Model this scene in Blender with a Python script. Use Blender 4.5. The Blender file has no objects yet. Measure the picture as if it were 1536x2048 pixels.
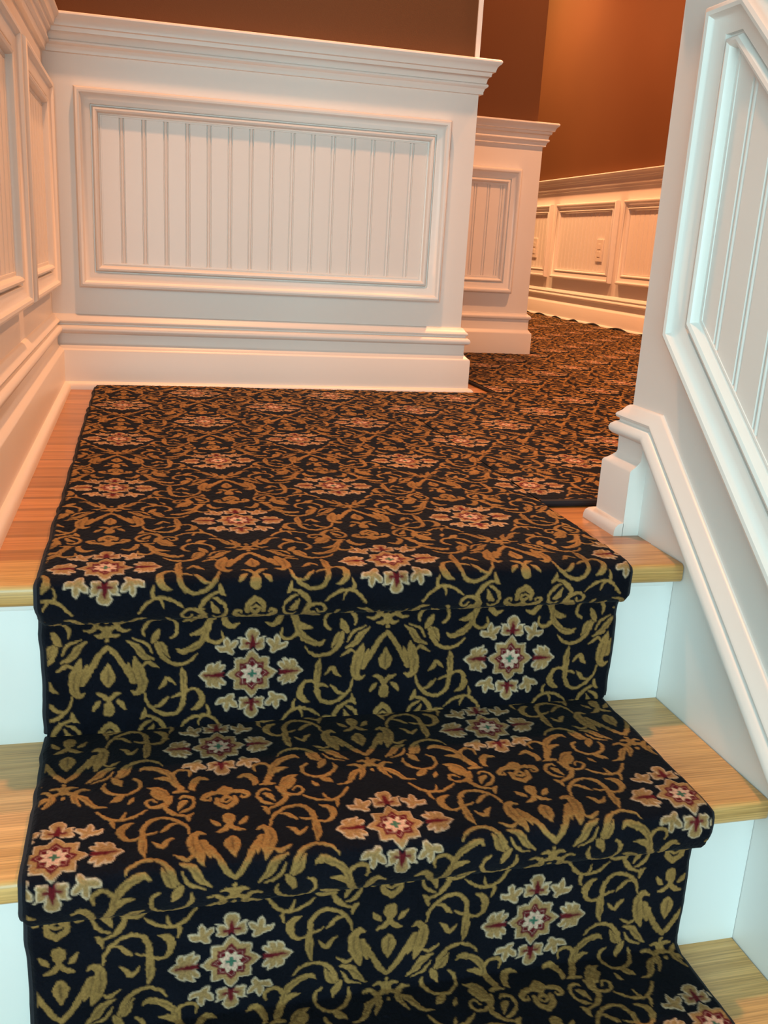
import bpy, bmesh, math, random
import numpy as np
from mathutils import Matrix, Vector, noise
random.seed(4)
SC=bpy.context.scene; COL=SC.collection
# ------------------------------------------------------------------ measured layout (metres; landing floor is z = 0)
XL,XR=-.2961,.5417                 # stair side walls
RUN,RISE,NOSE,TH=.2191,.19,.0192,.024
YB,XB1=1.3134,.680                 # landing back wall and its outside corner
YB2,XB2=2.2198,1.237               # second wall, stepping back into the hall
XF=2.28                            # long hall wall
YE,YN=.174,.118                    # far corner of the stair wall; near end of its baseboard
SL=.85                             # pitch of the stair mouldings
TOP=.785; CEIL=2.46; YFOY=-3.1; ZFOY=-6*RISE

# ------------------------------------------------------------------ materials
def mat(name):
    m=bpy.data.materials.new(name); m.use_nodes=True
    nt=m.node_tree; b=nt.nodes['Principled BSDF']; return m,nt,b
def N(nt,t,**k):
    n=nt.nodes.new(t)
    for a,v in k.items():
        if a in n.inputs: n.inputs[a].default_value=v
        else: setattr(n,a,v)
    return n
def paint(name,col,rough,scale=260,bump=.06,coat=0,var=.03):
    m,nt,b=mat(name); L=nt.links
    tc=N(nt,'ShaderNodeTexCoord')
    n1=N(nt,'ShaderNodeTexNoise',Scale=3.0,Detail=3.0); L.new(tc.outputs['Object'],n1.inputs['Vector'])
    mx=N(nt,'ShaderNodeMix',data_type='RGBA'); mx.inputs[6].default_value=(*[c*(1-var) for c in col],1); mx.inputs[7].default_value=(*[min(1,c*(1+var)) for c in col],1)
    L.new(n1.outputs['Fac'],mx.inputs[0]); L.new(mx.outputs[2],b.inputs['Base Color'])
    n2=N(nt,'ShaderNodeTexNoise',Scale=float(scale),Detail=2.0); L.new(tc.outputs['Object'],n2.inputs['Vector'])
    bp=N(nt,'ShaderNodeBump',Strength=bump,Distance=.0006); L.new(n2.outputs['Fac'],bp.inputs['Height']); L.new(bp.outputs['Normal'],b.inputs['Normal'])
    b.inputs['Roughness'].default_value=rough; b.inputs['Coat Weight'].default_value=coat; b.inputs['Coat Roughness'].default_value=.25
    return m
def wood(name,c1,c2,seam,rough=.38):
    m,nt,b=mat(name); L=nt.links
    tc=N(nt,'ShaderNodeTexCoord')
    br=N(nt,'ShaderNodeTexBrick',Scale=1.0); br.inputs['Brick Width'].default_value=.95; br.inputs['Row Height'].default_value=.0571
    br.inputs['Mortar Size'].default_value=seam; br.inputs['Mortar Smooth'].default_value=.3
    br.inputs['Color1'].default_value=(.25,.25,.25,1); br.inputs['Color2'].default_value=(.95,.95,.95,1); br.inputs['Mortar'].default_value=(0,0,0,1)
    L.new(tc.outputs['Object'],br.inputs['Vector'])
    mp=N(nt,'ShaderNodeMapping'); mp.inputs['Scale'].default_value=(1.6,26,26); L.new(tc.outputs['Object'],mp.inputs['Vector'])
    n1=N(nt,'ShaderNodeTexNoise',Scale=3.2,Detail=7.0,Roughness=.62,Distortion=.7); L.new(mp.outputs[0],n1.inputs['Vector'])
    mp2=N(nt,'ShaderNodeMapping'); mp2.inputs['Scale'].default_value=(3,190,190); L.new(tc.outputs['Object'],mp2.inputs['Vector'])
    n2=N(nt,'ShaderNodeTexNoise',Scale=2.6,Detail=4.0,Roughness=.6); L.new(mp2.outputs[0],n2.inputs['Vector'])
    r=N(nt,'ShaderNodeValToRGB'); r.color_ramp.elements[0].position=.33; r.color_ramp.elements[0].color=(*c1,1); r.color_ramp.elements[1].position=.66; r.color_ramp.elements[1].color=(*c2,1)
    L.new(n1.outputs['Fac'],r.inputs[0])
    g=N(nt,'ShaderNodeMapRange'); g.inputs[1].default_value=.3; g.inputs[2].default_value=.62; g.inputs[3].default_value=.6; g.inputs[4].default_value=1.04
    L.new(n2.outputs['Fac'],g.inputs[0])
    mu=N(nt,'ShaderNodeMix',data_type='RGBA',blend_type='MULTIPLY'); mu.inputs[0].default_value=1; L.new(r.outputs[0],mu.inputs[6]); L.new(g.outputs[0],mu.inputs[7])
    pr=N(nt,'ShaderNodeMapRange'); pr.inputs[1].default_value=0; pr.inputs[2].default_value=1; pr.inputs[3].default_value=.62 if seam else .9; pr.inputs[4].default_value=1.08
    L.new(br.outputs['Color'],pr.inputs[0])
    mu2=N(nt,'ShaderNodeMix',data_type='RGBA',blend_type='MULTIPLY'); mu2.inputs[0].default_value=1; L.new(mu.outputs[2],mu2.inputs[6]); L.new(pr.outputs[0],mu2.inputs[7])
    L.new(mu2.outputs[2],b.inputs['Base Color']); b.inputs['Roughness'].default_value=rough
    b.inputs['Coat Weight'].default_value=.35; b.inputs['Coat Roughness'].default_value=.22
    bp=N(nt,'ShaderNodeBump',Strength=.15,Distance=.0005); L.new(n2.outputs['Fac'],bp.inputs['Height']); L.new(bp.outputs['Normal'],b.inputs['Normal'])
    return m
def carpet_mat():
    m,nt,b=mat('patterned_wool'); L=nt.links
    at=N(nt,'ShaderNodeAttribute'); at.attribute_name='yarn'
    tc=N(nt,'ShaderNodeTexCoord')
    n1=N(nt,'ShaderNodeTexNoise',Scale=420.0,Detail=2.0); L.new(tc.outputs['Object'],n1.inputs['Vector'])
    n3=N(nt,'ShaderNodeTexNoise',Scale=26.0,Detail=3.0); L.new(tc.outputs['Object'],n3.inputs['Vector'])
    ad=N(nt,'ShaderNodeMath',operation='ADD'); L.new(n1.outputs['Fac'],ad.inputs[0]); L.new(n3.outputs['Fac'],ad.inputs[1])
    mr=N(nt,'ShaderNodeMapRange'); mr.inputs[1].default_value=.6; mr.inputs[2].default_value=1.4; mr.inputs[3].default_value=.62; mr.inputs[4].default_value=1.32; L.new(ad.outputs[0],mr.inputs[0])
    mu=N(nt,'ShaderNodeMix',data_type='RGBA',blend_type='MULTIPLY'); mu.inputs[0].default_value=1; L.new(at.outputs['Color'],mu.inputs[6]); L.new(mr.outputs[0],mu.inputs[7])
    L.new(mu.outputs[2],b.inputs['Base Color']); b.inputs['Roughness'].default_value=.95; b.inputs['Specular IOR Level'].default_value=.05
    b.inputs['Sheen Weight'].default_value=.03; b.inputs['Sheen Roughness'].default_value=.5
    bp=N(nt,'ShaderNodeBump',Strength=.5,Distance=.0012); L.new(n1.outputs['Fac'],bp.inputs['Height']); L.new(bp.outputs['Normal'],b.inputs['Normal'])
    return m
WHITE=paint('white_trim_paint',(.80,.765,.73),.34,var=.015)
RWHITE=paint('white_riser_paint',(.80,.80,.79),.45,var=.02)
BROWN=paint('brown_wall_paint',(.13,.052,.019),.68,scale=420,bump=.25,var=.08)
BROWN.node_tree.nodes['Principled BSDF'].inputs['Specular IOR Level'].default_value=.2
CEILM=paint('ceiling_paint',(.72,.68,.62),.8)
OAKF=wood('oak_floor_boards',(.47,.195,.055),(.68,.315,.10),.006)
OAKT=wood('oak_stair_tread',(.56,.30,.085),(.76,.44,.155),0)
PLATE=paint('plastic_plate',(.78,.72,.66),.3)
NAVY=paint('navy_binding_tape',(.008,.010,.017),.85,scale=900,bump=.5,var=.3)
WOOL=carpet_mat()
def glassmat():
    m,nt,b=mat('window_glass'); b.inputs['Base Color'].default_value=(.75,.9,1,1); b.inputs['Roughness'].default_value=.05
    b.inputs['Transmission Weight'].default_value=.9; return m
GLASS=glassmat()

# ------------------------------------------------------------------ mesh helpers
class MB:
    def __init__(s): s.v=[]; s.f=[]
    def add(s,v,f):
        o=len(s.v); s.v+= [tuple(map(float,p)) for p in v]; s.f+=[tuple(i+o for i in g) for g in f]
    def box(s,a,b):
        x0,y0,z0=a; x1,y1,z1=b
        s.add([(x0,y0,z0),(x1,y0,z0),(x1,y1,z0),(x0,y1,z0),(x0,y0,z1),(x1,y0,z1),(x1,y1,z1),(x0,y1,z1)],
              [(0,3,2,1),(4,5,6,7),(0,1,5,4),(1,2,6,5),(2,3,7,6),(3,0,4,7)])
    def prism(s,poly,M,d0,d1):
        n=len(poly); s.add([M(a,b,d0) for a,b in poly]+[M(a,b,d1) for a,b in poly],
            [tuple(range(n)),tuple(range(2*n-1,n-1,-1))]+[(i,(i+1)%n,(i+1)%n+n,i+n) for i in range(n)])
    def build(s,name,m,parent=None,angle=35,recalc=True,bevel=0):
        me=bpy.data.meshes.new(name); me.from_pydata(s.v,[],s.f); me.materials.append(m)
        if recalc:
            bm=bmesh.new(); bm.from_mesh(me); bmesh.ops.recalc_face_normals(bm,faces=bm.faces); bm.to_mesh(me); bm.free()
        me.polygons.foreach_set('use_smooth',[True]*len(me.polygons)); me.set_sharp_from_angle(angle=math.radians(angle))
        o=bpy.data.objects.new(name,me); COL.objects.link(o); o.parent=parent
        if bevel:
            b=o.modifiers.new('edge','BEVEL'); b.width=bevel; b.segments=3; b.limit_method='ANGLE'
        return o
def tag(o,label=None,cat=None,group=None,kind=None):
    for k,v in (('label',label),('category',cat),('group',group),('kind',kind)):
        if v: o[k]=v
    return o
def empty(name,loc=(0,0,0)):
    o=bpy.data.objects.new(name,None); COL.objects.link(o); o.location=loc; o.empty_display_size=.05; return o
def adopt(parent,*obs):       # parent keeps the parts where they stand
    for o in obs:
        o.parent=parent; o.matrix_parent_inverse=Matrix.Translation(-Vector(parent.location))
def sweep(mb,M,path,prof,closed=False,side=1,e0=0,e1=0):
    """profile (h,d) along a 2-D path with mitred corners; M maps (a,b,d) to space"""
    P=[Vector(p) for p in path]; n=len(P); T=[]
    for i in range(n if closed else n-1): T.append((P[(i+1)%n]-P[i]).normalized())
    nr=lambda t: Vector((-t.y,t.x))*side
    rings=[]
    for i in range(n):
        if closed: t0,t1=T[i-1],T[i]
        else: t0,t1=T[max(i-1,0)],T[min(i,n-2)]
        a,b=nr(t0),nr(t1); m=(a+b)/(1+a.dot(b)); r=[]
        for h,d in prof:
            q=P[i]+m*h
            if not closed and i==0: q=q-t1*(e0*d)
            if not closed and i==n-1: q=q+t0*(e1*d)
            r.append(M(q.x,q.y,d))
        rings.append(r)
    k=len(prof); v=[p for r in rings for p in r]; f=[]
    for i in range(n if closed else n-1):
        j=(i+1)%n
        for a in range(k-1): f.append((i*k+a,j*k+a,j*k+a+1,i*k+a+1))
    if not closed: f+=[tuple(range(k)),tuple(range((n-1)*k,n*k))[::-1]]
    mb.add(v,f)
MX=lambda s,z,d:(s,YB-d,z)
M2=lambda s,z,d:(s,YB2-d,z)
ML=lambda s,z,d:(XL+d,s,z)
MR=lambda s,z,d:(XR-d,s,z)
MF=lambda s,z,d:(XF-d,s,z)
ID=lambda a,b,c:(a,b,c)
# mouldings: (out from wall, height)
CAP=[(0,.785),(.030,.785),(.036,.7845),(.0395,.782),(.040,.779),(.038,.775),(.034,.772),(.031,.768),(.029,.762),(.0285,.7585),(.0225,.757),(.0215,.753),(.021,.749),(.0175,.7475),(.0145,.743),(.0135,.737),(.0125,.7345),(.0145,.734),(.0168,.7315),(.0168,.7285),(.0145,.7255),(.011,.7235),(.0095,.719),(.0085,.7165),(.0085,.711),(0,.7105)]
BEADS=[(0,.168),(.003,.1675),(.006,.165),(.010,.159),(.0148,.155),(.0160,.1525),(.0148,.1495),(.0112,.1475),(.0112,.1445),(.015,.143),(.0198,.139),(.0215,.1345),(.0205,.130),(.017,.1265),(.010,.1245)]
BASE=BEADS+[(.0095,.104),(.0105,.1005),(.0135,.097),(.018,.0925),(.0222,.0895),(.0235,.0865),(.0235,0),(0,0)]
BASE2=[(0,.150),(.003,.1495),(.004,.1465),(.0085,.144),(.0125,.1405),(.0138,.1365),(.0125,.132),(.009,.1295),(.007,.128),(.007,.095),(.009,.091),(.0135,.086),(.0175,.0815),(.0185,.079),(.0185,0),(0,0)]
SHOE=[(.0230,.0175),(.027,.0172),(.031,.0155),(.0345,.0115),(.0360,.006),(.0362,0),(.0230,0)]
# panel moulding: (in from outer edge, out from wall)
FRAME=[(0,0),(0,.013),(.0012,.019),(.004,.0235),(.008,.0252),(.012,.0240),(.0145,.0205),(.017,.0175),(.025,.0145),(.0315,.0130),(.0335,.0120),(.0340,.0062),(.0362,.0060),(.0375,.0105),(.040,.0152),(.0435,.0165),(.047,.0145),(.049,.010),(.0495,.0045),(.052,.0035),(.0535,.0050),(.056,.0050),(.0572,.0005),(.0572,0)]
def beadboard(M,s0,s1,zb,zt,first,pitch=.0472):
    """tongue and groove boards, a bead beside each joint; zb/zt give the lower/upper edge"""
    S=[(s0,.0022)]; k=math.ceil((s0-first+.006)/pitch)
    while first+k*pitch<s1-.006:
        c=first+k*pitch
        for o,d in ((-.0058,.0022),(-.0048,-.0016),(-.0040,-.0016),(-.0032,.0004),(-.0016,.0020),(0,.0024),(.0016,.0020),(.0032,.0004),(.0040,-.0016),(.0048,-.0016),(.0058,.0022)):
            if s0<c+o<s1: S.append((c+o,d))
        k+=1
    S.append((s1,.0022)); mb=MB(); v=[];f=[]
    for s,d in S: v+= [M(s,zb(s),d+.0018),M(s,zt(s),d+.0018)]
    for i in range(len(S)-1): f.append((2*i,2*i+2,2*i+3,2*i+1))
    mb.add(v,f); return mb
PANELS='raised moulding panels of the wainscot'
def panel(M,poly,label,first,side,at,group=PANELS,ends=None):
    """poly: outer corners in (s,z)"""
    t=empty('wainscot_panel',at); tag(t,label,'wall panel',group)
    mb=MB(); sweep(mb,M,poly,FRAME,closed=True,side=side); fr=mb.build('panel_molding',WHITE)
    ss=[p[0] for p in poly]; s0,s1=min(ss)+.054,max(ss)-.054
    def edge(s,up):
        z=[]
        for (a,b),(c,d) in zip(poly,poly[1:]+poly[:1]):
            if abs(a-c)>1e-6 and min(a,c)-1e-6<=s<=max(a,c)+1e-6:
                sl=(d-b)/(c-a); z.append((b+(s-a)*sl,math.hypot(1,sl)))
        z.sort(); return z[-1][0]-.055*z[-1][1] if up else z[0][0]+.055*z[0][1]
    mb=MB()
    b=beadboard(M,s0,s1,lambda s:edge(s,0),lambda s:edge(s,1),first).build('beadboard',WHITE,recalc=False)
    adopt(t,fr,b); return t
# ---- carpet pattern: strokes in millimetres round a medallion, (u, v, half width) ----
SCROLLS=[
[[-113.5,17.5,1.2],[-110.5,30.3,2.2],[-101.1,41.3,2.6],[-88.7,46.6,2.6],[-78.4,43.3,2.8],[-72.5,33.3,3],[-71.3,20.7,3],[-71.2,8,4.4],[-71.5,-3,3.8],[-73.6,-12.5,.7]],
[[-72.7,21.6,2.6],[-66.1,16,2],[-58.4,16,2.4],[-52.9,22.5,3],[-51.7,32.2,4.4],[-56.7,39.7,3.2],[-63.1,42.4,.8]],
[[-103.8,35.8,1.2],[-97.4,34.1,2.6],[-91.7,27.9,2.8],[-87.6,23.4,.8]],
[[-84.5,25.3,.8],[-79.3,22,2],[-73.7,21.1,2.2]],
[[-98.3,12.3,.8],[-92.5,6.7,3],[-89.8,.3,2.6],[-85.7,2.1,2.8],[-80.4,8.9,.8]],
[[-121.2,69,1.8],[-118.2,78.3,2.4],[-111.2,81.5,2.2],[-106.8,77.4,.8]],
[[-121.2,69.7,1.8],[-117.8,60.9,2.4],[-111.7,55.1,2.4],[-106.2,52.9,.8]],
[[-113.4,72.6,1.8],[-109,68.8,4],[-104.5,58,1]],
[[-118.5,50.1,1],[-114.5,45.5,3],[-113.1,36.7,.8]],
[[-114.5,45.5,1.6],[-105.8,48.7,2.2],[-98.3,54.3,3],[-92.6,63.7,2.8],[-95.7,66.4,1]],
[[-75.4,63.4,.8],[-69.3,57.1,2],[-59.4,51.4,2.2],[-47.8,50.2,2.2],[-37.5,56.2,2.2],[-29.1,68.3,1.6]],
[[-50.8,50,2],[-54.1,56.4,1.8],[-55.4,62.6,.7]],
[[-45.2,51.1,1.6],[-43.6,45.4,2.6],[-46.1,36.9,.8]],
[[-84.5,73.6,1.2],[-80.4,80.2,1.8],[-75.2,77.5,2],[-75,71.4,2.2],[-79.6,66.5,2.2],[-87.6,66.4,2.6],[-95.6,72.6,3.4],[-99.5,83.9,2]],
[[-94.5,77,4],[-91.6,89.2,5.3],[-85.8,97.6,5],[-75.9,102.4,.8]],
[[-88.3,81.4,4],[-81.7,91.3,3.3],[-81.9,96.9,1]],
[[-136.6,109.7,1],[-128.5,113.7,3.4],[-122.2,107,4],[-119.5,95.5,3],[-122,91.1,1]],
[[-115.5,90.1,1],[-109,91.3,3],[-101.5,90.1,2]],
[[-117.7,119.6,1],[-119,129.5,2],[-112.8,134.4,2.4],[-105.7,132.5,2.4],[-100.6,123.9,3],[-103,108.9,4],[-108.8,95.6,3.6]],
[[-102.5,117.2,2.6],[-95.4,131.7,4],[-84.5,141.3,4],[-74.4,144.6,3.4],[-68.8,139.7,.8]],
[[-103.6,109,2],[-94,119,3.8],[-83.9,121.3,1]],
[[-62.8,124.7,1.8],[-68.4,118.9,2.4],[-68.8,106.2,2.2],[-61.4,96.3,2.2],[-51.5,94,2.4],[-40.5,99.1,2.4],[-34.1,110.4,2.6],[-34.8,120.4,1]],
[[-53.6,93.6,2],[-47.6,87.4,4.4],[-41.8,82,1]],
[[-62.9,87.6,.8],[-61,81.4,2.8],[-58.3,77.3,1.2]],
[[-91.4,148,.8],[-85.5,156.6,2],[-73.9,162,2.4],[-61.4,158.4,2.6],[-52.4,147.4,3],[-46.5,132.2,2]],
[[-44.3,153.3,1.2],[-32.9,146.6,4],[-26.5,135.2,4],[-16.6,125.2,.8]],
[[-42.2,143.8,1],[-36,130.6,2.2],[-22.2,123.4,.8]],
[[-60.5,150.8,.8],[-54.3,136.6,4.2],[-48.7,129.3,1]],
[[-42.7,129.6,2],[-46.6,122.2,4.6],[-50.5,112.6,1.6]],
[[-20.2,111.4,1],[-12.4,112.4,2.6],[-6.8,105.8,3.2],[-6.8,95.3,3.6],[-12.9,81.7,.8]],
[[-9.1,100.4,2.6],[-16.9,94.1,4],[-22.4,83.6,3.4],[-28.2,77.2,2.4],[-37.1,75.7,.8]],
[[-49,164.8,.8],[-43,160.2,2.4],[-37.3,157.2,2.4],[-29.7,164.6,.8]],
]
COLUMN=[ # right half, about the column of leaf wreaths
[[24,13,.8],[30,16,3],[35.5,9,4.6],[34.5,-4,6],[31,-16,5],[28,-27,1]],
[[28,0,5],[23.5,-10,4.4],[21,-20,1]],
[[22.5,-5,2.6],[16,-18,2.8],[8,-32,2.8],[0,-41,2.2]],
[[0,4,3],[0,-3,7.3],[0,-9,6.3],[0,-21,.8]],
[[0,37,6],[0,32,5.6]],[[0,33,3.4],[0,22,2.6]],[[0,24,2],[6,17,2.8],[13,14.5,.8]],
[[9,24,.8],[13,28,2.8],[17,34,1]],
[[0,84,5],[0,78,4.6]],[[0,88,3],[5,83,3]],[[0,77,3],[8,80,2.6],[15,79,3.2],[21,74,3],[21,69,1.8],[16,68,1.4],[15,72,.8]],
[[9,70,2],[8,60,2.8],[0,53,3.2]],[[0,72,2.6],[5,66,1.6],[0,62,1.4]],
[[0,-48,2],[0,-49,1.6]],[[0,-56,5],[0,-61,4.4]],[[1,-58,2.4],[6,-53,2.4],[12,-54,1]],[[2,-61,2],[8,-64,2.2],[10,-62,.8]],[[0,-71,2.2],[0,-72,2]],
]
PETALS=[ # right/upper quarter, about the medallion
[[0,47,8],[0,42,6]],[[0,40,4],[0,34,4]],[[6,33,4],[9,38,4.8],[11,42,2],[15,44,.7]],[[7,33,3.6],[11,32.5,3.4]],
[[33,0,3],[46,0,7.4],[52,0,5],[58,0,.8]],[[40,2,4],[40,10,4.4],[35,16,1]],[[44,4,4],[47,9,4.6],[44,14,1.4]],[[38,4,3],[33,9,3.4],[30,11,.8]],
[[23,27,3.6],[27,32,5]],[[26,31,3.4],[20,37,3.8],[17,40,1.6]],[[27,32,3.4],[28,40,3.8],[28,45,1.4]],[[27,31,3.4],[35,32,3.8],[39,35,1.6]],
]
CORES=[[[0,31,3.4],[0,40,2.4],[0,46,.8]],[[0,36,1.6],[7,36,1.2]],[[31,0,3],[42,0,2],[52,0,.7]]]
SLITS=[[[35,10,.5],[36,0,.8],[33,-12,.4]],[[30,10,.4],[29,0,.7],[26,-12,.4]],[[0,2,.9],[0,-8,1.1],[0,-14,.4]]]
VEINS=[[[-97,84,.4],[-91,93,.8],[-84,99,.3]],[[-99,130,.4],[-89,139,.7],[-78,142,.3]],[[-38,148,.3],[-30,142,.7],[-23,132,.3]],[[-57,145,.3],[-54,137,.6],[-51,131,.3]],[[-8,102,.3],[-7,94,.6],[-11,85,.3]],[[-14,96,.3],[-20,89,.6],[-25,80,.3]],[[-112,110,.3],[-106,116,.3]],[[-100,112,.3],[-101,119,.6],[-97,128,.3]],[[-72,8,.3],[-72,0,.9],[-73,-6,.3]]]
WW,HH,TS=311.0,332.0,.6
def carpet_tile():
    nu,nv=int(round(WW/TS)),int(round(HH/TS))
    U=(np.arange(nu)+.5)*WW/nu;V=(np.arange(nv)+.5)*HH/nv
    def smooth(P):
        P=np.array(P,float)
        if len(P)<3:return P
        E=np.vstack([2*P[0]-P[1],P,2*P[-1]-P[-2]]);o=[]
        for i in range(1,len(E)-2):
            a,b,c,d=E[i-1:i+3]
            for t in np.linspace(0,1,6)[:-1]:
                o.append(.5*((2*b)+(c-a)*t+(2*a-5*b+4*c-d)*t*t+(3*b-a-3*c+d)*t**3))
        o.append(E[-2]);o=np.array(o);o[:,2]=np.maximum(o[:,2],.4);return o
    def new():return np.full((nv,nu),9.)
    def stamp(D,P):
        P=smooth(P);m=9
        u0,u1=int((P[:,0].min()-m)/WW*nu),int((P[:,0].max()+m)/WW*nu)
        v0,v1=int((P[:,1].min()-m)/HH*nv),int((P[:,1].max()+m)/HH*nv)
        iu=np.arange(u0,u1);iv=np.arange(v0,v1)
        X,Y=np.meshgrid((iu+.5)*WW/nu,(iv+.5)*HH/nv);d=np.full(X.shape,9.)
        for a,b in zip(P[:-1],P[1:]):
            e=b[:2]-a[:2];L=e@e+1e-9;t=np.clip(((X-a[0])*e[0]+(Y-a[1])*e[1])/L,0,1)
            d=np.minimum(d,np.hypot(X-a[0]-t*e[0],Y-a[1]-t*e[1])-(a[2]+t*(b[2]-a[2])))
        ix=np.ix_(iv%nv,iu%nu);D[ix]=np.minimum(D[ix],d)
    def sym(D,P,four=False):
        P=np.array(P,float)
        for s in (1,-1):
            for r in ((1,-1) if four else (1,)):
                for (a,b) in ((0,0),(WW/2,HH/2)):
                    Q=P.copy();Q[:,0]=Q[:,0]*s+a;Q[:,1]=Q[:,1]*r+b;stamp(D,Q)
    G=new()
    for P in SCROLLS:
        Q=np.array(P,float);Q[:,0]-=4;Q[:,1]=np.where(Q[:,1]>100,96+(Q[:,1]-100)*.87,Q[:,1]*.96)
        Q[:,2]=np.where(Q[:,2]<3,Q[:,2]*.76,Q[:,2]*.88);sym(G,Q)
    for P in COLUMN:
        Q=np.array(P,float);Q[:,0]+=WW/2;sym(G,Q)
    SV=new()
    for P in SLITS:
        Q=np.array(P,float);Q[:,0]+=WW/2;sym(SV,Q)
    for P in VEINS:
        Q=np.array(P,float);Q[:,0]-=4;Q[:,1]=np.where(Q[:,1]>100,96+(Q[:,1]-100)*.87,Q[:,1]*.96);sym(SV,Q)
    PT=new();CO=new()
    for P in PETALS:sym(PT,P,True)
    for P in CORES:sym(CO,P,True)
    # star
    X,Y=np.meshgrid(U,V);ST=new();TH=None
    for (a,b) in ((0,0),(WW/2,HH/2)):
        x=(X-a+WW/2)%WW-WW/2;y=(Y-b+HH/2)%HH-HH/2
        r=np.hypot(x,y);th=np.arctan2(y,x);k=(np.abs(((th/(math.pi/4))+.5)%1-.5)*2)  # 0 at a point, 1 in a notch
        R=29-8.2*k**.85;R=R*(1-.045*np.sin(2*th)**2)+1.2*np.abs(np.sin(th))**8
        near=r<40
        d=np.where(near,(r/R),9.);ST=np.minimum(ST,d)
        fl=np.where(near,r/(12.8-5*np.abs(((th/(math.pi/4)))%1-.5)*2),9.)
        gr=np.where(near,np.minimum(np.maximum(np.abs(x)/1.7,np.abs(y)/5.2),np.maximum(np.abs(y)/1.7,np.abs(x)/5.2)),9.)
        if TH is None:FL,GR=fl,gr;TH=1
        else:FL,GR=np.minimum(FL,fl),np.minimum(GR,gr)
    s=lambda d,w=.5:np.clip(.5-d/w/2,0,1)
    navy,gold,cream,tan,red,pink,green,brown=[np.array(c) for c in ((.0042,.0048,.0085),(.26,.145,.046),(.56,.42,.29),(.31,.18,.072),(.105,.008,.012),(.62,.34,.27),(.05,.13,.085),(.16,.05,.03))]
    C=np.zeros((nv,nu,3))+navy
    def over(c,m):
        C[:]=C*(1-m[...,None])+c*m[...,None]
    over(gold,s(G));over(gold*1.25,s(G)*s(-(G+1.3),1.2)*.7);over(np.array([.07,.04,.018]),s(SV,.9)*.75*s(G));
    over(cream,s(PT));over(tan,s(PT+1.15,.9));over(brown,s(CO-1.5,1.8)*s(PT+.8,.8)*.65);over(red,s(CO,.7)*s(PT-1,.5))
    st=lambda k,w=.02:np.clip(.5-(ST-k)/w/2,0,1);ff=lambda k:np.clip(.5-(FL-k)/.08,0,1)
    over(navy,st(1.1));over(cream*.85,st(1.0));over(tan,st(.94,.03));over(brown,st(.70));over(red,st(.66));over(pink*.6,st(.56));over(red,st(.53))
    over(cream,ff(1.0));over(pink,ff(.8)*.6);over(green,np.clip(.5-(GR-1)/.3,0,1))
    pile=np.maximum.reduce([s(G,1.2),s(PT,1.2),st(1.0,.05)])
    return np.dstack([C,pile]).astype(np.float32)
# ------------------------------------------------------------------ room shell
def struct(o): o['kind']='structure'; return o
def rect(a,b,c,d): return [(a,b),(c,b),(c,d),(a,d)]
zc=lambda y:max(TOP-SL*max(0,.03-y),ZFOY+TOP)          # top of the stair wainscot
yk=.03+ZFOY/SL                                          # where it levels out in the foyer
YL=.04; XSL=-.36; XFL=-2.5
low=[(YFOY,ZFOY-.05),(YFOY,ZFOY+TOP),(yk,ZFOY+TOP),(.03,TOP)]
mb=MB(); mb.box((XL-.12,YL,-.03),(XL,YB,TOP)); mb.box((XL-.12,YL,ZFOY),(XSL,YB,-.03)); struct(mb.build('wall_left',WHITE))
mb=MB(); mb.box((XL-.12,YL,TOP-.004),(XL+.001,YB,CEIL)); struct(mb.build('wall_left_upper',BROWN))
mb=MB(); mb.prism([(YL,.05),(YL,ZFOY),(-RUN*6.3,ZFOY),(-RUN*6.3,-RISE*6.3+.06)],lambda s,z,d:(XSL-.11+d,s,z),0,.11); struct(mb.build('wall_curb',WHITE))
mb=MB(); mb.prism(low+[(YE,TOP),(YE,ZFOY-.05)],MR,0,-.13); mb.box((XR+.12,.044,ZFOY),(XF,YE,TOP)); struct(mb.build('wall_right',WHITE))
mb=MB(); mb.prism([(YFOY,ZFOY+TOP-.004),(yk,ZFOY+TOP-.004),(.03,TOP-.004),(YE-.0,TOP-.004),(YE,CEIL),(YFOY,CEIL)],MR,.001,-.13); mb.box((XR+.12,.044,TOP),(XF,YE+.001,CEIL)); struct(mb.build('wall_right_upper',BROWN))
mb=MB(); mb.box((XL-.12,YB,-.001),(XB1,YB2+.1,TOP-.0005)); struct(mb.build('wall_back',WHITE))
mb=MB(); mb.box((XL-.12,YB-.001,TOP-.002),(XB1-.007,YB2+.1,CEIL)); struct(mb.build('wall_back_upper',BROWN))
mb=MB(); mb.box((XB1-.05,YB2,-.001),(XB2,6.6,TOP-.0005)); struct(mb.build('wall_hall_left',WHITE))
mb=MB(); mb.box((XB1-.05,YB2-.001,TOP-.002),(XB2-.027,6.6,CEIL)); struct(mb.build('wall_hall_left_upper',BROWN))
mb=MB(); mb.box((XF,.04,-.001),(XF+.1,6.6,TOP-.0005)); struct(mb.build('wall_hall_right',WHITE))
mb=MB(); mb.box((XF-.001,.04,TOP-.002),(XF+.1,6.6,CEIL)); struct(mb.build('wall_hall_right_upper',BROWN))
mb=MB(); mb.box((XB2-.1,6.5,0),(XF+.1,6.6,TOP)); struct(mb.build('wall_hall_end',WHITE))
mb=MB(); mb.box((XB2-.1,6.499,TOP),(XF+.1,6.6,CEIL)); struct(mb.build('wall_hall_end_upper',BROWN))
mb=MB(); mb.box((XFL,YFOY-.1,CEIL),(XF+.1,6.6,CEIL+.08)); struct(mb.build('ceiling',CEILM))
mb=MB(); mb.box((XL-.01,.083,-.03),(XR+.0,YB+.01,0)); mb.box((XR,.083,-.03),(XF,YB+.01,0)); mb.box((XB1,YB+.01,-.03),(XF,YB2+.01,0)); mb.box((XB2,YB2+.01,-.03),(XF,6.5,0))
struct(mb.build('floor',OAKF))
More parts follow.
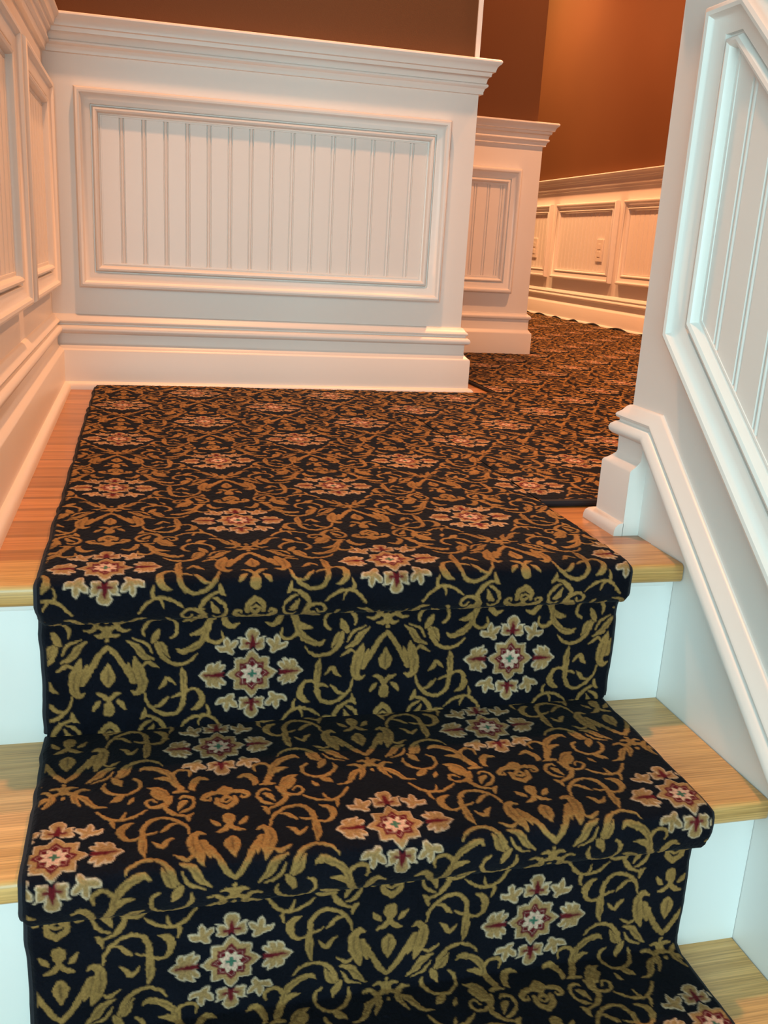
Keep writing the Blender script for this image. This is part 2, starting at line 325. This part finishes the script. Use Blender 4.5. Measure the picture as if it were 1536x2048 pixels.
mb=MB(); mb.box((XFL,YFOY-.1,ZFOY-.06),(XR+.13,.3,ZFOY)); struct(mb.build('floor_foyer',OAKF))
WX0,WX1,WZ0,WZ1=-1.75,.30,-.55,1.55
mb=MB()   # foyer end wall round a wide window
for a,c in (((XFL,YFOY-.1,ZFOY),(WX0,YFOY,CEIL)),((WX1,YFOY-.1,ZFOY),(XR+.13,YFOY,CEIL)),((WX0,YFOY-.1,ZFOY),(WX1,YFOY,WZ0)),((WX0,YFOY-.1,WZ1),(WX1,YFOY,CEIL))): mb.box(a,c)
struct(mb.build('wall_foyer',CEILM))
mb=MB()
for a,c in (((XFL-.1,YFOY-.1,ZFOY),(XFL,-2.45,CEIL)),((XFL-.1,-.75,ZFOY),(XFL,.2,CEIL)),((XFL-.1,-2.45,ZFOY),(XFL,-.75,-.3)),((XFL-.1,-2.45,1.4),(XFL,-.75,CEIL))): mb.box(a,c)
struct(mb.build('wall_foyer_left',CEILM))
mb=MB(); sweep(mb,lambda s,z,d:(XFL+d,s,z),[(-2.45,-.3),(-.75,-.3),(-.75,1.4),(-2.45,1.4)],[(0,-.06),(0,.02),(-.05,.02),(-.06,0)],closed=True,side=1); w=struct(mb.build('added_window',WHITE))  # added unseen window, there to carry the cool fill for the right wall
mb=MB(); mb.box((XFL-.06,-2.45,.54),(XFL-.03,-.75,.565)); mb.build('glazing_bar',WHITE,w)
mb=MB(); mb.box((XFL-.05,-2.45,-.3),(XFL-.045,-.75,1.4)); mb.build('pane',GLASS,w)
mb=MB(); mb.box((XFL,YL+.04,ZFOY),(XL-.12,YL+.14,CEIL)); struct(mb.build('wall_foyer_back',CEILM))
mb=MB(); sweep(mb,lambda s,z,d:(s,YFOY+d,z),[(WX0,WZ0),(WX1,WZ0),(WX1,WZ1),(WX0,WZ1)],[(0,-.06),(0,.02),(-.05,.02),(-.06,0)],closed=True,side=1); w=struct(mb.build('window_1',WHITE))
for z in (.15,.85):
    mb=MB(); mb.box((WX0,YFOY-.06,z-.012),(WX1,YFOY-.03,z+.012)); mb.build('glazing_bar',WHITE,w)
mb=MB(); mb.box((WX0,YFOY-.05,WZ0),(WX1,YFOY-.045,WZ1)); mb.build('pane',GLASS,w)

# ------------------------------------------------------------------ chair rails and baseboards
def hmold(name,parts,mat=WHITE,shoe=None):
    mb=MB()
    for p,prof,side,e0,e1 in parts: sweep(mb,ID,p,prof,side=side,e0=e0,e1=e1)
    o=struct(mb.build(name,mat))
    if shoe:
        mb=MB()
        for p,side in shoe: sweep(mb,ID,p,SHOE,side=side)
        mb.build('shoe_molding',mat,o)
    return o
def wv(mb,M,prof,path,side,e0=0,e1=0):   # a moulding laid along a wall plane, profile given as (out,height) from TOP edge z0
    z0=prof[0][1]; sweep(mb,M,path,[(z0-z,d) for d,z in prof],side=side,e0=e0,e1=e1)
back=[(XL,YB),(XB1,YB),(XB1,YB2)]
hmold('trim_1',[(back,CAP,-1,0,0)])
hmold('baseboard_back',[(back,BASE,-1,0,0)],shoe=[(back,-1)])
hl=[(XB1,YB2),(XB2,YB2),(XB2,6.5)]
hmold('trim_2',[(hl,CAP,-1,0,0)])
hmold('baseboard_hall_left',[(hl,BASE2,-1,0,0)])
hr=[(XF,YE),(XF,6.5)]
hmold('trim_3',[(hr,CAP,1,0,0)])
hmold('baseboard_hall_right',[(hr,BASE,1,0,0)],shoe=[(hr,1)])
he=[(XB2,6.5),(XF,6.5)]
hmold('trim_4',[(he,CAP,-1,0,0)]); hmold('baseboard_hall_end',[(he,BASE,-1,0,0)])
def stair_rail(M,mb,prof,z,yb):           # level, then down the flight, then level in the foyer
    yk2=yb+ZFOY/SL
    wv(mb,M,prof,[(YFOY,z+ZFOY),(yk2,z+ZFOY),(yb,z),(YE,z)],side=-1,e1=1)
# left wall
mb=MB(); sweep(mb,ID,[(XL,YL),(XL,YB)],CAP,side=-1); struct(mb.build('trim_5',WHITE))
mb=MB(); sweep(mb,ID,[(XL,YL),(XL,YB)],BASE,side=-1); o=struct(mb.build('baseboard_left',WHITE))
mb=MB(); sweep(mb,ID,[(XL,YL),(XL,YB)],SHOE,side=-1); mb.build('shoe_molding',WHITE,o)
# right wall with its outside corner at the landing
def corner(mb,prof):        # mitred return of a profile onto the hall side of the stair wall
    k=len(prof); v=[(XR-d,YE+d,z) for d,z in prof]+[(XF,YE+d,z) for d,z in prof]
    mb.add(v,[(i,i+1,k+i+1,k+i) for i in range(k-1)]+[tuple(range(k,2*k))])
rp=[(XR,YN),(XR,YE),(XF,YE)]
mb=MB(); corner(mb,CAP); stair_rail(MR,mb,CAP,TOP,.031); struct(mb.build('trim_6',WHITE))
mb=MB(); sweep(mb,ID,rp,[(0,.1246),(.0100,.1246)]+BASE[len(BEADS):],side=1); corner(mb,BEADS+[(0,.1245)]); stair_rail(MR,mb,BEADS+[(0,.1245)],.168,.0945); o=struct(mb.build('baseboard_right',WHITE))
mb=MB(); sweep(mb,ID,rp,SHOE,side=1); mb.build('shoe_molding',WHITE,o)
# white bead on the corner of the upper wall
mb=MB(); mb.box((XB1-.0175,YB-.005,TOP-.001),(XB1-.0065,YB+.012,CEIL)); struct(mb.build('trim_7',WHITE))

# ------------------------------------------------------------------ wainscot panels
PZ0,PZ1=.228,.6475
panel(MX,rect(-.2355,PZ0,.6145,PZ1),'wide white beadboard panel on the landing back wall, largest of the wall panels',.0045,1,(.19,YB,0),group='panels on the landing walls')
panel(M2,rect(.70,.2185,1.165,.633),'white beadboard panel on the wall stepped back behind the landing wall, beside the hall',1.10,1,(.93,YB2,0),group='panels on the landing walls')
panel(ML,rect(.768,PZ0,1.268,PZ1),'white wainscot panel on the left wall next to the inside corner',.90,1,(XL,1.05,0),group='panels on the landing walls')
panel(ML,rect(.09,PZ0,.708,PZ1),'white wainscot panel on the left wall nearest the stairs, cut by the photo edge',.30,1,(XL,.44,0),group='panels on the landing walls')
def slope_poly():
    yl=-1.05
    return [(yl,.266-SL*(.090-yl)),(.090,.266),(.090,.634),(.014,.634),(yl,.634-SL*(.014-yl))]
panel(MR,slope_poly(),'tall slanted white panel following the stairs on the right wall',.0,1,(XR,.0,0))
names={0:'white panel on the far hall wall, closest to the stair wall edge',1:'middle panel on the far hall wall with an outlet cover near its right side',2:'narrow looking panel on the far hall wall beside the stepped wall, with an outlet cover'}
for i,(a,b) in enumerate(((2.795,3.535),(3.612,4.355),(4.435,5.18),(5.26,6.0),(1.98,2.718),(1.16,1.90),(.34,1.08))):
    if i<3: lb=names[i]
    elif i==3: lb='white panel farthest down the far hall wall'
    else: lb=['white panel on the hall wall just behind the stair wall','white panel on the hall wall level with the landing','white panel at the near end of the hall wall'][i-4]
    panel(MF,rect(a,PZ0+.003,b,PZ1-.002),lb,a+.07,1,(XF,(a+b)/2,0),group='panels along the far hall wall')
def outlet(y,label):
    t=empty('outlet_cover',(XF,y,.34)); tag(t,label,'outlet cover','outlet covers on the far hall wall')
    mb=MB(); mb.box((XF-.0105,y-.037,.338),(XF-.003,y+.037,.454)); p=mb.build('cover_plate',PLATE,bevel=.002)
    mb=MB()
    for z in (.376,.416): mb.box((XF-.0125,y-.017,z-.014),(XF-.010,y+.017,z+.014))
    s=mb.build('socket_face',PLATE,bevel=.001)
    mb=MB(); mb.box((XF-.0118,y-.003,.393),(XF-.0103,y+.003,.399)); k=mb.build('screw',PLATE)
    adopt(t,p,s,k)
outlet(3.771,'pale outlet cover in the middle panel of the far hall wall')
outlet(4.652,'pale outlet cover half hidden behind the stepped wall corner')

# ------------------------------------------------------------------ staircase
st=empty('staircase',(.12,-.5,ZFOY)); tag(st,'oak staircase with white risers rising to the landing between the panelled walls','stairs')
parts=[]
def tread(k):
    y0=-RUN*k; y1=.083 if k==0 else y0+RUN+NOSE+.004; z=-RISE*k; r=.0065
    pr=[]
    for a in range(7): t=math.radians(90+a*15); pr.append((y0+r+r*math.cos(t),z-r+r*math.sin(t)))
    for a in range(7): t=math.radians(180+a*15); pr.append((y0+r+r*math.cos(t),z-TH+r+r*math.sin(t)))
    pr+=[(y1,z-TH),(y1,z)]
    mb=MB(); mb.prism([(a,b) for a,b in pr],lambda a,b,d:(d,a,b),XSL+.0005,XR-.0015); return mb.build('tread',OAKT)
for k in range(6):
    if k<6: parts.append(tread(k))
    z=-RISE*k; y=-RUN*k+NOSE
    mb=MB(); mb.box((XSL+.0005,y,z-RISE),(XR-.0005,y+.016,z-TH)); ri=mb.build('riser',RWHITE); parts.append(ri)
    mb=MB(); sweep(mb,lambda a,b,c:(a,b,c),[(XSL+.001,y),(XR-.016,y)],[(0,z-TH),(.0065,z-TH),(.0065,z-TH-.0055),(.005,z-TH-.008),(0,z-TH-.009)],side=-1); mb.build('cove_strip',RWHITE,ri)
adopt(st,*parts)

# ------------------------------------------------------------------ carpet
TILE=carpet_tile()
def sample(u,v):                     # bilinear look-up, millimetres
    nv,nu=TILE.shape[:2]; a=(u/WW*nu-.5)%nu; b=(v/HH*nv-.5)%nv
    i=np.floor(a).astype(int); j=np.floor(b).astype(int); fa=(a-i)[...,None]; fb=(b-j)[...,None]
    i%=nu; j%=nv; i1=(i+1)%nu; j1=(j+1)%nv
    return (TILE[j,i]*(1-fa)+TILE[j,i1]*fa)*(1-fb)+(TILE[j1,i]*(1-fa)+TILE[j1,i1]*fa)*fb
rng=np.random.default_rng(3)
def fuzz(shape,cell,amp):            # smooth random field on a grid
    h,w=shape; a=rng.standard_normal((h//cell+3,w//cell+3))
    y=np.arange(h)/cell; x=np.arange(w)/cell; j=y.astype(int); i=x.astype(int); fy=(y-j)[:,None]; fx=(x-i)[None]
    fy=fy*fy*(3-2*fy); fx=fx*fx*(3-2*fx)
    return amp*((a[np.ix_(j,i)]*(1-fx)+a[np.ix_(j,i+1)]*fx)*(1-fy)+(a[np.ix_(j+1,i)]*(1-fx)+a[np.ix_(j+1,i+1)]*fx)*fy)
def grid_object(name,X,Y,Z,C,parent=None):
    h,w=X.shape; n=h*w
    me=bpy.data.meshes.new(name); me.vertices.add(n)
    co=np.stack([X,Y,Z],-1).reshape(-1,3).astype(np.float32); me.vertices.foreach_set('co',co.ravel())
    idx=np.arange(n).reshape(h,w); q=np.stack([idx[:-1,:-1],idx[:-1,1:],idx[1:,1:],idx[1:,:-1]],-1).reshape(-1,4)
    me.loops.add(q.size); me.loops.foreach_set('vertex_index',q.ravel().astype(np.int32))
    me.polygons.add(len(q)); me.polygons.foreach_set('loop_start',(np.arange(len(q))*4).astype(np.int32))
    me.polygons.foreach_set('use_smooth',np.ones(len(q),bool))
    me.update(calc_edges=True)
    a=me.attributes.new('yarn','FLOAT_COLOR','POINT'); c=np.ones((n,4),np.float32); c[:,:3]=C.reshape(-1,3); a.data.foreach_set('color',c.ravel())
    me.materials.append(WOOL); o=bpy.data.objects.new(name,me); COL.objects.link(o); o.parent=parent; return o
def tube(mb,pts,r,seg=8):
    pts=[Vector(p) for p in pts]; rings=[]
    for i,p in enumerate(pts):
        t=(pts[min(i+1,len(pts)-1)]-pts[max(i-1,0)]).normalized()
        ref=Vector((1,0,0)) if abs(t.x)<.9 else Vector((0,0,1)); a=t.cross(ref).normalized(); b=t.cross(a)
        rings.append([p+(a*math.cos(k*2*math.pi/seg)+b*math.sin(k*2*math.pi/seg))*r for k in range(seg)])
    v=[q for rr in rings for q in rr]; f=[(i*seg+k,i*seg+(k+1)%seg,(i+1)*seg+(k+1)%seg,(i+1)*seg+k) for i in range(len(pts)-1) for k in range(seg)]
    f+=[tuple(range(seg)),tuple(range((len(pts)-1)*seg,len(pts)*seg))]; mb.add(v,f)
CT=.011
def chaikin(P,n=4):
    for _ in range(n):
        Q=[P[0]]
        for a,b in zip(P[:-1],P[1:]):
            Q+= [(.75*a[0]+.25*b[0],.75*a[1]+.25*b[1]),(.25*a[0]+.75*b[0],.25*a[1]+.75*b[1])]
        Q.append(P[-1]); P=Q
    return P
def nose(k):                          # carpet rolled over the nosing of step k and down its riser
    y,z=-RUN*k,-RISE*k
    return [(y+.012,z+CT),(y-.004,z+CT),(y-.0165,z+.006),(y-.0195,z-.012),(y-.0165,z-.030),(y-.009,z-.0415),(y+.003,z-.0435),(y+.0075,z-.050)]
def runner(name,path,anchor,u0,flip,step,xl,xr,label):
    P=np.array(chaikin(path)); s=np.r_[0,np.cumsum(np.hypot(*np.diff(P,axis=0).T))]
    if step[1]: # coarser far part first
        a=np.arange(0,step[0],step[1]); S=np.r_[a,np.arange(a[-1]+.0013,s[-1],.0013)]
    else: S=np.arange(0,s[-1],.0013)
    y=np.interp(S,s,P[:,0]); z=np.interp(S,s,P[:,1])
    i0=np.argmin(abs(P[:,0]-anchor)+10*(np.arange(len(P))>len(P)*.98)); s0=np.interp(-anchor,-P[:np.argmin(P[:,0]>anchor-1e-9) or None,0][:],s[:np.argmin(P[:,0]>anchor-1e-9) or None]) if 0 else None
    # first place where the path reaches the anchor line
    j=np.nonzero((P[:-1,0]>=anchor)&(P[1:,0]<anchor))[0][0]; s0=s[j]+(P[j,0]-anchor)/(P[j,0]-P[j+1,0])*(s[j+1]-s[j])
    V=(s0-S)*1000                       # towards the back is positive
    nx=int((xr-xl)/.0013); x=np.linspace(xl,xr,nx)
    X,VV=np.meshgrid(x,V); Yg=np.repeat(y[:,None],nx,1); Zg=np.repeat(z[:,None],nx,1)
    wob=fuzz(X.shape,5,.35)+fuzz(X.shape,2,.42); wob2=fuzz(X.shape,5,.35)+fuzz(X.shape,2,.42)
    big=fuzz(X.shape,90,1.1); U=(X-u0)*1000
    T=sample((-U if flip else U)+wob,(-VV if flip else VV)+wob2+big)
    ty=np.gradient(y,S); tz=np.gradient(z,S); nl=np.hypot(ty,tz); ny,nz=(tz/nl)[:,None],(-ty/nl)[:,None]   # pile side
    sag=fuzz(X.shape,110,.0009)
    lift=T[...,3]*.0007+fuzz(X.shape,2,.00022)+sag*(np.minimum(1,np.abs(X-xl)/.03))
    edge=np.minimum(X-xl,xr-X); lift-=.0035*np.clip(1-edge/.005,0,1)**2
    Yg=Yg+ny*lift; Zg=Zg+nz*lift
    C=T[...,:3].copy(); dark=np.clip(1-(edge-.003)/.0015,0,1)[...,None]; C=C*(1-dark)+np.array([.006,.007,.011])*dark
    ex=fuzz((len(S),2),14,.0009); X=X+ex[:,:1]*np.clip(1-(X-xl)/.05,0,1)+ex[:,1:]*np.clip(1-(xr-X)/.05,0,1)
    o=grid_object(name,X,Yg,Zg,C)
    for c in (0,-1):
        mb=MB(); pts=list(zip(X[::5,c],(Yg-ny*.0045)[::5,c],(Zg-nz*.0045)[::5,c])); tube(mb,pts,.0041,8); mb.build('binding',NAVY,o,recalc=False)
    return tag(o,label,'carpet')
xcl,xcr=-.2065,.4615
p1=[(1.276,CT),(1.0,CT),(.5,CT),(.2,CT),(.06,CT)]+nose(0)+[(.0078,-.06),(.0078,-.12),(.0078,-.1792)]
runner('landing_carpet',p1,.0165,-.1415,True,(1.0,.0022),xcl,xcr+.0,'navy and gold floral carpet covering the landing and rolled down over the top riser')
def steps(k0,k1):
    P=[]
    for k in range(k0,k1):
        z=-RISE*k+CT; P+=[(-RUN*(k-1)+(.0180 if k==k0 else .0080),z+(.0005 if k==k0 else .002)),(-RUN*(k-1)+.0035,z),(-RUN*(k-1)-.03,z),(-RUN*k+.06,z)]+nose(k)+[(-RUN*k+.0078,z-CT-.06),(-RUN*k+.0078,z-CT-.12),(-RUN*k+.0075,z-CT-.165)]
    return P
runner('stair_runner',steps(1,4)[:],-.2065,.129,False,(0,0),xcl,xcr,'navy and gold floral runner tacked over the lower steps, starting under the landing carpet')
# hall carpet: three abutting fields sharing the landing's pattern
def field(x0,x1,y0,y1,dx,dy):
    nx,ny=int((x1-x0)/dx)+2,int((y1-y0)/dy)+2
    X,Y=np.meshgrid(np.linspace(x0,x1,nx),np.linspace(y0,y1,ny))
    T=sample(-(X+.1415)*1000+fuzz(X.shape,3,.4),-(Y-.0165)*1000+fuzz(X.shape,3,.4))
    Z=np.full(X.shape,.0095)+T[...,3]*.0006+fuzz(X.shape,2,.0002)
    return X,Y,Z,T[...,:3]
F=[field(xcr,XF-.045,.262,1.273,.0024,.0024),field(.782,XF-.045,1.273,2.19,.0026,.003),field(1.302,XF-.045,2.19,6.4,.003,.006)]
hc=None
for X,Y,Z,C in F:
    o=grid_object('hall_carpet' if hc is None else 'carpet_field',X,Y,Z,C,hc); hc=hc or o
tag(hc,'navy and gold floral carpet filling the hall floor to the right of the landing','carpet')
wp=[(XF-.043+.006*math.sin(y*21),y,.0085+.0075*math.sin(y*23+1.5*math.sin(y*3.1))) for y in np.arange(.262,6.4,.02)]
for pts,rr in (([(x,.262,.006) for x in np.linspace(xcr,XF-.045,60)],.0055),([(.781,y,.0045) for y in np.linspace(1.273,2.19,30)],.004),
    ([(1.301,y,.0045) for y in np.linspace(2.19,6.4,60)],.004),([(x,1.273,.0045) for x in np.linspace(.70,.781,5)],.004),(wp,.0052)):
    mb=MB(); tube(mb,pts,rr); mb.build('binding',NAVY,hc,recalc=False)

# ------------------------------------------------------------------ light
def light(name,kind,loc,energy,color,**k):
    d=bpy.data.lights.new(name,kind); d.energy=energy; d.color=color
    for a,v in k.items(): setattr(d,a,v)
    o=bpy.data.objects.new(name,d); COL.objects.link(o); o.location=loc; return o
WARM=(1,.42,.175)
def down(x,y,e,size=2.3,r=.045,c=WARM): return light('ceiling_or_wash_lamp','SPOT',(x,y,CEIL-.03),e,c,spot_size=size,spot_blend=.6,shadow_soft_size=r)
down(.15,.70,140); down(1.5,4.15,222); down(1.5,2.75,178); down(1.55,1.2,190)
d=down(1.62,4.7,125,size=1.35,c=(1,.68,.30)); d.data.spot_blend=1; d.rotation_euler=Vector((.66,-.1,-.95)).to_track_quat('-Z','Y').to_euler()  # added wash spot, no fixture known, brightens the upper far hall wall
side_fill=light('window_or_fill_light','AREA',(XFL+.06,-1.6,.55),19,(.62,.88,1.0),shape='RECTANGLE',size=1.5,size_y=1.7); side_fill.rotation_euler=(0,math.radians(-90),0)  # added cool fill on the right wall, standing at the invented side window
w=light('window_or_fill_light','AREA',((WX0+WX1)/2,YFOY+.05,(WZ0+WZ1)/2),92,(.60,.955,1.0),shape='RECTANGLE',size=WX1-WX0-.1,size_y=WZ1-WZ0-.1); w.rotation_euler=(math.radians(90),0,0)
wd=bpy.data.worlds.new('World'); SC.world=wd; wd.use_nodes=True; wd.node_tree.nodes['Background'].inputs[0].default_value=(.6,.8,1,1); wd.node_tree.nodes['Background'].inputs[1].default_value=.03

# ------------------------------------------------------------------ camera
r=Vector((0.968407,-0.243125,0.055485)); u=Vector((0.015287,0.279953,0.959892)); f=Vector((0.248907,0.928718,-0.274825))
cd=bpy.data.cameras.new('Camera'); cam=bpy.data.objects.new('Camera',cd); COL.objects.link(cam); SC.camera=cam
cam.matrix_world=Matrix(((r.x,u.x,-f.x,-.0997),(r.y,u.y,-f.y,-.9517),(r.z,u.z,-f.z,.3551),(0,0,0,1)))
cd.sensor_fit='VERTICAL'; cd.sensor_height=24; cd.lens=24*1857.7475/2048; cd.clip_start=.01
vs=SC.view_settings; vs.view_transform='Standard'; vs.look='None'; vs.exposure=0; vs.gamma=1; vs.use_curve_mapping=False
SC.cycles.use_denoising=True; SC.cycles.max_bounces=8
